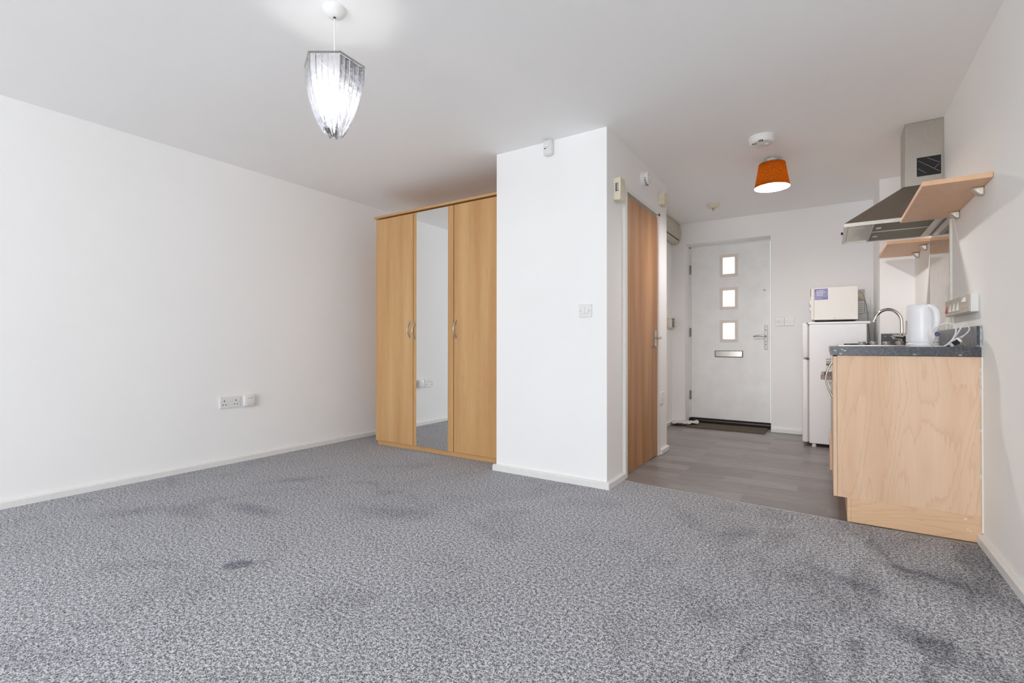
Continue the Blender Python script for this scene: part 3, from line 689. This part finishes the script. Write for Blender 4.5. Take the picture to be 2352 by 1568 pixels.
# tap
tx, ty = 0.475, 4.67
t = thing('kitchen_tap', (tx, ty, 0.921), 'chrome swan-neck mixer tap behind the kettle', 'tap')
MB().lathe([(0, 0), (0.030, 0), (0.030, 0.006), (0.022, 0.012), (0.019, 0.05), (0.023, 0.06), (0.021, 0.085), (0.013, 0.095), (0, 0.096)], (tx, ty, 0.921), 'z', 28, cap=False).build('body', 'chrome', t, smooth=True)
MB().cyl((tx, ty-0.01, 0.985), (tx-0.052, ty-0.035, 0.990), 0.015, 0.019, 20).lathe([(0, 0), (0.019, 0), (0.017, 0.006), (0, 0.007)], (tx-0.052, ty-0.035, 0.990), 'z', 16, cap=False).build('lever', 'chrome', t, smooth=True)
MB().cyl((tx, ty+0.01, 0.985), (tx+0.045, ty+0.03, 0.990), 0.015, 0.018, 20).build('lever', 'chrome', t, smooth=True)
pth = [(tx, ty, 1.00), (tx, ty, 1.05), (tx-0.001, ty, 1.085)]
arc = []
for k in range(11):
    a = PI*k/10*0.93
    arc.append((tx-0.084+0.083*math.cos(a), ty, 1.10+0.098*math.sin(a)))
arc += [(tx-0.168, ty, 1.120), (tx-0.171, ty, 1.105)]
MB().tube(smooth_path(pth+arc, 4), 0.0115, 16).build('spout', 'chrome', t, smooth=True)
# splashback
t = thing('splashback', (XR, 4.08, 1.02), 'polished steel splashback sheet on the wall under the hood', 'splashback')
MB().box(XR-0.008, XR, 3.762, 4.41, 1.019, 1.664).build('sheet', M['splash'], t)
MB().box(XR-0.011, XR, 3.742, 3.762, 1.019, 1.66).build('edge_trim', 'glass_edge', t)
# sockets strip on right wall (surface box)
t = thing('socket_strip', (XR, 3.44, 1.133), 'long white switch and socket strip on the right wall above worktop', 'socket')
sy0, sy1, sz0, sz1, sd = 3.160, 3.722, 1.089, 1.178, 0.030
MB().box(XR-sd, XR, sy0, sy1, sz0, sz1, 0.003).build('back_box', 'plastic', t)
mods = [(3.165, 3.345), (3.349, 3.437), (3.441, 3.529), (3.533, 3.621), (3.625, 3.718)]
for k, (a, c_) in enumerate(mods):
    fp = MB().box(XR-sd-0.005, XR-sd, a, c_, sz0+0.002, sz1-0.002, 0.0015).build('face_plate', 'ivory_dark', t)
    m_ = (a+c_)/2; xf = XR-sd-0.005
    if k == 0:
        for q in (-0.016, 0.016): MB().hull([(xf, m_+q-0.007, 1.142), (xf, m_+q+0.007, 1.142), (xf, m_+q+0.007, 1.166), (xf, m_+q-0.007, 1.166)],
                                          [(xf-0.010, m_+q-0.006, 1.143), (xf-0.010, m_+q+0.006, 1.143), (xf-0.002, m_+q+0.006, 1.165), (xf-0.002, m_+q-0.006, 1.165)]).build('rocker', 'gloss', fp)
        for q in (-0.045, 0.045):
            MB().box(xf-0.0008, xf, m_+q-0.003, m_+q+0.003, 1.132, 1.142).build('pin_hole', 'grey', fp)
            for r_ in (-0.011, 0.011): MB().box(xf-0.0008, xf, m_+q+r_-0.003, m_+q+r_+0.003, 1.112, 1.118).build('pin_hole', 'grey', fp)
    else:
        mt_ = 'red' if k == 4 else 'gloss'
        MB().hull([(xf, m_-0.012, 1.108), (xf, m_+0.012, 1.108), (xf, m_+0.008, 1.150), (xf, m_-0.008, 1.150)],
                  [(xf-0.009, m_-0.010, 1.109), (xf-0.009, m_+0.010, 1.109), (xf-0.001, m_+0.007, 1.149), (xf-0.001, m_-0.007, 1.149)]).build('rocker', mt_, fp)
        MB().box(xf-0.0008, xf, m_-0.002, m_+0.002, 1.157, 1.161).build('indicator', 'darkgrey', fp)

# ------------------------------------------------------------------ kettle
kx, ky, kz = 0.409, 3.215, 0.918
t = thing('kettle', (kx, ky, kz), 'white plastic jug kettle at the near end of the worktop', 'kettle')
MB().lathe([(0, 0), (0.064, 0), (0.066, 0.004), (0.066, 0.017), (0.063, 0.020), (0, 0.020)], (kx, ky, kz), 'z', 40, cap=False).build('base', 'kettle', t, smooth=True)
MB().lathe([(0.058, 0.020), (0.060, 0.0235), (0.0645, 0.024), (0.0655, 0.03), (0.0645, 0.12), (0.0632, 0.19), (0.0625, 0.205), (0.060, 0.212), (0.052, 0.2155), (0, 0.217)], (kx, ky, kz), 'z', 40, cap=False).build('jug', 'kettle', t, smooth=True)
hd = Vector((0.42, -0.91, 0)).normalized()
def kp(r, z, s=0.0):
    sd_ = Vector((-hd.y, hd.x, 0)); p = Vector((kx, ky, kz))+hd*r+sd_*s; p.z = kz+z; return p
MB().tube(smooth_path([kp(0.046, 0.202), kp(0.066, 0.200), kp(0.090, 0.186), kp(0.102, 0.158), kp(0.102, 0.125), kp(0.092, 0.094), kp(0.070, 0.070), kp(0.055, 0.058)], 5), [0.0125]*36, 14, 1.15).build('handle', 'kettle', t, smooth=True)
MB().tube(smooth_path([kp(0.060, 0.022), kp(0.0655, 0.05), kp(0.063, 0.085), kp(0.055, 0.105)], 4), [0.012, 0.013, 0.014, 0.016, 0.018, 0.019, 0.019, 0.018, 0.017, 0.014, 0.010, 0.006, 0.003], 14, 1.3).build('handle_foot', 'kettle', t, smooth=True)
MB().box(-0.010, 0.010, -0.002, 0.003, -0.035, 0.035, 0.002, F=Matrix.Translation((kx-0.0640, ky-0.008, kz+0.10)) @ Matrix.Rotation(PI/2, 4, 'Z')).build('water_gauge', 'grey', t)
MB().hull([kp(-0.062, 0.188, -0.014), kp(-0.062, 0.188, 0.014), kp(-0.055, 0.212, 0.018), kp(-0.055, 0.212, -0.018)],
          [kp(-0.068, 0.194, -0.010), kp(-0.068, 0.194, 0.010), kp(-0.078, 0.212, 0.012), kp(-0.078, 0.212, -0.012)]).build('spout', 'kettle', t)
q = kp(0.088, 0.064, 0.010)
sw = MB().lathe([(0, 0), (0.0105, 0), (0.0105, -0.004), (0.008, -0.006), (0, -0.006)], q+Vector((0.0, -0.002, 0)), 'y', 20, cap=False).build('socket_inlet', 'blue_grey', t, smooth=True)
def ray(u, v_, y):        # place a worktop point from its bearing in the room
    return Vector((math.tan(math.radians(-32.9956)+math.atan((u-1176)/1113.67))*y, y, 0.93-(v_-790.5)/1113.67*(y*math.cos(math.radians(32.9956))-math.tan(math.radians(-32.9956)+math.atan((u-1176)/1113.67))*y*math.sin(math.radians(32.9956)))))
cpts = []
for (u, v_, y) in ((2214, 770, 3.190), (2222, 763, 3.20), (2227, 754, 3.205), (2220, 743, 3.205), (2211, 747, 3.20), (2200, 764, 3.185), (2187, 781, 3.170), (2172, 793, 3.155), (2158, 796, 3.140),
                   (2146, 794, 3.130), (2138, 784, 3.118), (2137, 772, 3.108), (2142, 757, 3.108), (2154, 748, 3.120), (2170, 741.5, 3.130), (2185, 743, 3.140), (2195, 752, 3.145), (2195, 764, 3.145), (2188, 778, 3.145), (2176, 790, 3.135), (2168, 795, 3.13)):
    p = ray(u, v_, y); p.z = max(p.z, kz+0.0045); cpts.append(p)
MB().tube(smooth_path(cpts, 5), 0.0034, 8).build('power_cord', 'plastic', t, smooth=True)
pc = ray(2195, 783.5, 3.165)
R = Matrix.Translation(pc) @ Matrix.Rotation(math.radians(-38), 4, 'Y') @ Matrix.Rotation(math.radians(-20), 4, 'Z')
pg = MB().box(-0.026, 0.026, -0.024, -0.002, -0.014, 0.014, 0.006, 3, F=R).build('plug', 'plastic', t, smooth=True)
MB().box(-0.010, 0.016, -0.0255, -0.0235, -0.013, 0.009, F=R).build('cover', 'black', pg)
b = MB()
for a, c_ in ((0.012, -0.002), (-0.010, -0.013), (0.020, -0.016)):
    MB().box(a-0.003, a+0.003, -0.018, -0.012, c_-0.022, c_, 0.0008, F=R).build('pin', 'brass', pg)
MB().tube([cpts[0], cpts[0]*0.55+pc*0.45], [0.0045, 0.0085], 10).build('strain_relief', 'plastic', pg, smooth=True)

# ------------------------------------------------------------------ cooker hood
t = thing('cooker_hood', (0.35, 4.07, 1.68), 'steel chimney cooker hood hanging on the right wall', 'cooker hood')
hy0, hy1, hx0, hb, ht = 3.757, 4.383, 0.095, 1.680, 1.702
cy0, cy1, cx0 = 3.96, 4.17, 0.421
MB().hull([(hx0, hy0, ht), (XR, hy0, ht), (XR, hy1, ht), (hx0, hy1, ht)], [(cx0-0.008, cy0-0.006, 1.935), (XR, cy0-0.006, 1.935), (XR, cy1+0.006, 1.935), (cx0-0.008, cy1+0.006, 1.935)]).build('canopy', 'steel_dark', t)
b = MB(); k = 0.012
b.box(hx0, hx0+k, hy0, hy1, hb, ht).box(hx0+k, XR, hy0, hy0+k, hb, ht).box(hx0+k, XR, hy1-k, hy1, hb, ht)
b.build('rim', 'steel', t)
MB().box(hx0+k, XR, hy0+k, hy1-k, hb+0.008, hb+0.014).build('underside_panel', 'steel', t)
for (a, c_) in ((hy0+0.035, 4.018), (4.046, hy1-0.04)):
    f = MB().box(0.252, 0.545, a, c_, hb+0.002, hb+0.0078, 0.001).build('grease_filter', 'filter', t)
    MB().box(0.268, 0.295, (a+c_)/2-0.028, (a+c_)/2+0.028, hb-0.001, hb+0.002, 0.0008).build('latch', 'steel', f)
b = MB().box(0.243, 0.252, hy0+k, hy1-k, hb, hb+0.0078).box(0.545, 0.552, hy0+k, hy1-k, hb, hb+0.0078).box(0.252, 0.545, 4.020, 4.044, hb+0.001, hb+0.0078)
b.build('filter_rail', 'steel', t)
MB().box(0.600, 0.603, hy0+k, hy1-k, hb+0.006, hb+0.008).build('panel_seam', 'black', t)
MB().box(0.116, 0.1185, hy0+0.05, hy1-0.05, hb+0.006, hb+0.008).build('panel_seam', 'black', t)
for y in (3.865, 4.19):
    MB().lathe([(0, 0), (0.026, 0), (0.026, -0.003), (0.020, -0.004), (0, -0.003)], (0.185, y, hb+0.008), 'z', 24, cap=False).build('light_lens', 'plastic', t, smooth=True)
MB().cyl((hx0, 4.02, 1.690), (hx0-0.012, 4.02, 1.690), 0.008, 0.009, 16).build('switch_knob', 'black', t, smooth=True)
ch = MB().box(cx0, XR, cy0, cy1, 1.935, H-0.001, 0.002).build('chimney', 'steel', t)
vb = MB().box(0.480, 0.596, cy0-0.003, cy0, 1.990, 2.108, 0.001).build('vent_grille', 'black', ch)
b = MB()
for (p0, p1) in (((0.486, 2.09), (0.590, 2.005)), ((0.484, 2.04), (0.525, 2.005)), ((0.53, 2.100), (0.590, 2.06)), ((0.565, 2.03), (0.588, 2.052))):
    MB().tube([(p0[0], cy0-0.0038, p0[1]), (p1[0], cy0-0.0038, p1[1])], 0.0009, 6).build('grille_wire', 'grey', vb)

# ------------------------------------------------------------------ shelves
def shelf(y0, y1, zb, label, xf=0.372, dy=0.0):
    t = thing('wall_shelf', ((XR+xf)/2, (y0+y1)/2, zb), label, 'shelf', None)
    MB().box(xf, XR-0.002, y0, y1, zb, zb+0.022, 0.0012).build('board', 'maple_y', t)
    for y in (y0+0.16, y1-0.155):
        b = MB().hull([(XR, y-0.019, zb-0.040), (XR, y+0.019, zb-0.040), (XR-0.018, y+0.016, zb-0.040), (XR-0.024, y, zb-0.041), (XR-0.018, y-0.016, zb-0.040)],
                      [(XR, y-0.019, zb), (XR, y+0.019, zb), (XR-0.040, y+0.016, zb), (XR-0.052, y, zb), (XR-0.040, y-0.016, zb)])
        b.build('bracket', 'nickel', t, smooth=True, bev=0.006)
    return t
shelf(2.905, 3.712, 1.660, 'near maple shelf on the right wall in front of the cooker hood')
shelf(4.43, 5.095, 1.655, 'far maple shelf on the right wall beyond the cooker hood', 0.366)

# ------------------------------------------------------------------ ceiling devices
cx, cy = -0.366, 3.678
t = thing('smoke_alarm', (cx, cy, H), 'large round white smoke alarm on the ceiling above the hall', 'smoke alarm')
MB().lathe([(0, 0), (0.082, 0), (0.082, -0.016), (0.080, -0.034), (0.070, -0.046), (0, -0.048)], (cx, cy, H), 'z', 40, cap=False).build('body', 'plastic', t, smooth=True)
b = MB()
for k in range(3): MB().box(cx-0.012+k*0.010, cx-0.008+k*0.010, cy-0.075, cy-0.052, H-0.0485, H-0.0425).build('vent_slot', 'dark', t)
for k in range(3): MB().box(cx-0.055+0.010*k, cx-0.050+0.010*k, cy-0.035, cy-0.02, H-0.0490, H-0.0465).build('vent_slot', 'darkgrey', t)
MB().lathe([(0, 0), (0.014, 0), (0.012, -0.004), (0, -0.005)], (cx+0.03, cy+0.01, H-0.048), 'z', 20, cap=False).build('test_button', 'gloss', t, smooth=True)
cx, cy = -0.953, 5.18
t = thing('heat_detector', (cx, cy, H), 'small round detector on the ceiling near the entrance wall', 'detector')
MB().lathe([(0, 0), (0.060, 0), (0.060, -0.014), (0.056, -0.016), (0.055, -0.028), (0.045, -0.036), (0.02, -0.038), (0, -0.038)], (cx, cy, H), 'z', 32, cap=False).build('base', 'ivory', t, smooth=True)
b = MB().lathe([(0, 0), (0.015, 0), (0.015, -0.004), (0, -0.004)], (cx, cy, H-0.060), 'z', 20, cap=False)
for k in range(5):
    a = 2*PI*k/5; b.box(cx+0.012*math.cos(a)-0.0025, cx+0.012*math.cos(a)+0.0025, cy+0.012*math.sin(a)-0.0025, cy+0.012*math.sin(a)+0.0025, H-0.061, H-0.036)
b.build('sensor_cage', 'ivory', t)
MB().lathe([(0, 0), (0.006, 0), (0.006, -0.024), (0, -0.024)], (cx, cy, H-0.03), 'z', 12, cap=False).build('sensor', 'darkgrey', t)

# ------------------------------------------------------------------ hall pendant lamp
lx, ly, lz0, lz1 = -0.346, 4.155, 2.120, 2.300
t = thing('pendant_lamp', (lx, ly, H), 'short pendant lamp with tapered orange brown drum shade, lit', 'pendant lamp')
MB().lathe([(0, 0), (0.035, 0), (0.030, -0.012), (0.008, -0.022), (0, -0.022)], (lx, ly, H), 'z', 24, cap=False).build('ceiling_rose', 'plastic', t, smooth=True)
MB().cyl((lx, ly, H-0.02), (lx, ly, lz1-0.03), 0.003).build('cord', 'plastic', t)
MB().lathe([(0, 0), (0.016, 0), (0.016, -0.04), (0, -0.04)], (lx, ly, lz1-0.03), 'z', 16, cap=False).build('lamp_holder', 'plastic', t)
rb, rt = 0.121, 0.090
sh = MB().lathe([(rb, lz0), (rt, lz1)], (lx, ly, 0), 'z', 56, cap=False).build('lamp_shade', M['shade'], t, smooth=True)
MB().lathe([(rb-0.0015, lz0+0.0005), (rt-0.0015, lz1-0.0005)], (lx, ly, 0), 'z', 56, cap=False).build('lining', M['lining'], sh, smooth=True)
MB().lathe([(0.016, lz1-0.006), (rt-0.003, lz1-0.006), (rt-0.003, lz1-0.003), (0.016, lz1-0.003)], (lx, ly, 0), 'z', 40, cap=False).build('light_block_cap', 'dark', sh)  # opaque disc added inside the shade to keep bulb light off the ceiling
b = MB()
for k in range(3):
    a = 2*PI*k/3; b.tube([(lx+0.014*math.cos(a), ly+0.014*math.sin(a), lz1-0.035), (lx+(rt-0.002)*math.cos(a), ly+(rt-0.002)*math.sin(a), lz1-0.004)], 0.0012, 6)
b.build('shade_ring', 'satin', sh)
MB().lathe([(0, 0), (0.014, 0), (0.018, -0.015), (0.038, -0.042), (0.044, -0.068), (0.038, -0.092), (0.022, -0.106), (0, -0.110)], (lx, ly, lz1-0.06), 'z', 24, cap=False).build('bulb', M['bulb_warm'], t, smooth=True)

# ------------------------------------------------------------------ crystal pendant
px, py, pr, pz = -1.734, 1.298, 0.125, 2.095
t = thing('crystal_pendant', (px, py, H), 'hexagonal clear crystal pendant light glowing over the carpet', 'pendant light')
MB().lathe([(0, 0), (0.050, 0), (0.049, -0.006), (0.038, -0.022), (0.014, -0.032), (0, -0.032)], (px, py, H), 'z', 32, cap=False).build('ceiling_rose', 'plastic', t, smooth=True)
MB().lathe([(0, 0), (0.005, 0), (0.005, -0.006), (0, -0.006)], (px, py, H-0.031), 'z', 12, cap=False).build('cord_grip', 'black', t)
MB().cyl((px, py, H-0.036), (px, py, 2.03), 0.0028).build('cord', 'plastic', t)
A0 = math.radians(-87)
def hexp(r, k, z, f=0.0):
    a, b_ = A0+PI/3*k, A0+PI/3*(k+1)
    p = Vector((px+r*math.cos(a), py+r*math.sin(a), z)); q_ = Vector((px+r*math.cos(b_), py+r*math.sin(b_), z))
    return p.lerp(q_, f)
b = MB()
for k in range(6): b.tube([hexp(pr, k, pz), hexp(pr, k+1, pz)], 0.0042, 6)
for k in (0, 2, 4): b.tube([hexp(pr, k, pz), (px, py, pz-0.03)], 0.0015, 6)
b.build('rim_frame', 'satin', t)
MB().lathe([(0, 0), (0.02, 0), (0.018, -0.05), (0, -0.05)], (px, py, 2.05), 'z', 20, cap=False).build('lamp_holder', 'plastic', t, smooth=True)
MB().lathe([(0, 0), (0.014, 0), (0.018, -0.02), (0.031, -0.05), (0.032, -0.065), (0.024, -0.085), (0, -0.096)], (px, py, 2.0), 'z', 24, cap=False).build('bulb', M['bulb'], t, smooth=True)
prof = [(0.0, 1.0), (0.05, 1.005), (0.20, 0.99), (0.36, 0.93), (0.50, 0.84), (0.66, 0.715), (0.78, 0.60), (0.88, 0.47), (0.95, 0.34), (1.0, 0.22)]
def rad(s):
    for (a, ra), (c_, rc) in zip(prof, prof[1:]):
        if s <= c_: return ra+(rc-ra)*(s-a)/(c_-a)
    return prof[-1][1]
Lh = 0.292
for k in range(6):
    for j in range(5):
        f0, f1 = j/5+0.012, (j+1)/5-0.012
        end = 1.0 if j == 2 else rnd.uniform(0.86, 0.99)
        start = 0.015
        mb = MB(); n = 14; outer = []; inner = []
        push = rnd.uniform(-0.002, 0.002)
        for i in range(n+1):
            s = start+(end-start)*i/n; r = pr*rad(s)+push; z = pz-Lh*s-0.004
            c_ = Vector((px, py, z)); row = []
            for f in (f0, f1):
                P_ = hexp(r, k, z, f); d_ = (c_-P_); d_.z = 0
                row.append((P_, P_+d_.normalized()*0.0045))
            outer.append([mb.bm.verts.new(row[0][0]), mb.bm.verts.new(row[1][0])])
            inner.append([mb.bm.verts.new(row[0][1]), mb.bm.verts.new(row[1][1])])
        for i in range(n):
            o1, o2, i1, i2 = outer[i], outer[i+1], inner[i], inner[i+1]
            mb.bm.faces.new((o1[0], o1[1], o2[1], o2[0])); mb.bm.faces.new((i1[1], i1[0], i2[0], i2[1]))
            mb.bm.faces.new((o1[1], i1[1], i2[1], o2[1])); mb.bm.faces.new((i1[0], o1[0], o2[0], i2[0]))
        mb.bm.faces.new((outer[0][0], inner[0][0], inner[0][1], outer[0][1])); mb.bm.faces.new((outer[n][1], inner[n][1], inner[n][0], outer[n][0]))
        mb.build('crystal_strip', M['acrylic'], t)
# inner layer of short prisms near the bottom
for k in range(6):
    for j in range(3):
        f = (j+0.5)/3; s0 = rnd.uniform(0.42, 0.5); s1 = rnd.uniform(0.80, 0.95)
        pts = []
        for i in range(7):
            s = s0+(s1-s0)*i/6; pts.append(hexp(max(0.01, pr*rad(s)*0.86-0.006), k, pz-Lh*s, f))
        MB().tube(pts, [0.006]*6+[0.003], 5).build('crystal_drop', M['acrylic'], t)

# ------------------------------------------------------------------ lights
def point(name, loc, power, col, r=0.03):
    l = bpy.data.lights.new(name, 'POINT'); l.energy = power; l.color = col; l.shadow_soft_size = r
    o = bpy.data.objects.new(name, l); o.location = loc; COL.objects.link(o); return o
l = bpy.data.lights.new('window_daylight', 'AREA'); l.shape = 'RECTANGLE'; l.size = WX1-WX0; l.size_y = WZ1-WZ0; l.energy = 178; l.color = (0.96, 0.98, 1.0)
o = bpy.data.objects.new('window_daylight', l); o.location = ((WX0+WX1)/2, YB-0.12, (WZ0+WZ1)/2); o.rotation_euler = (math.radians(90), 0, 0); COL.objects.link(o)
w = bpy.data.worlds.new('world'); scene.world = w; w.use_nodes = True
bg = w.node_tree.nodes['Background']; bg.inputs[0].default_value = (0.93, 0.96, 1.0, 1); bg.inputs[1].default_value = 4.0

# ------------------------------------------------------------------ camera
cam = bpy.data.cameras.new('camera'); cam.sensor_width = 36.0; cam.lens = 1113.6746/2352*36.0; cam.clip_start = 0.02
co = bpy.data.objects.new('camera', cam); COL.objects.link(co); scene.camera = co
yaw, pitch, roll = math.radians(32.9956477), math.radians(0.33487026), math.radians(0.04124861)
Fv = Vector((-math.sin(yaw)*math.cos(pitch), math.cos(yaw)*math.cos(pitch), math.sin(pitch)))
r_ = Vector((math.cos(yaw), math.sin(yaw), 0)); u_ = r_.cross(Fv)
R2 = r_*math.cos(roll)+u_*math.sin(roll); U2 = -r_*math.sin(roll)+u_*math.cos(roll)
co.matrix_world = Matrix(((R2.x, U2.x, -Fv.x, 0), (R2.y, U2.y, -Fv.y, 0), (R2.z, U2.z, -Fv.z, 0.93), (0, 0, 0, 1)))

scene.view_settings.view_transform = 'Standard'; scene.view_settings.look = 'None'
scene.view_settings.gamma = 1.0; scene.view_settings.use_curve_mapping = False
scene.view_settings.exposure = -0.70
scene.cycles.max_bounces = 14; scene.cycles.diffuse_bounces = 10; scene.cycles.transparent_max_bounces = 24
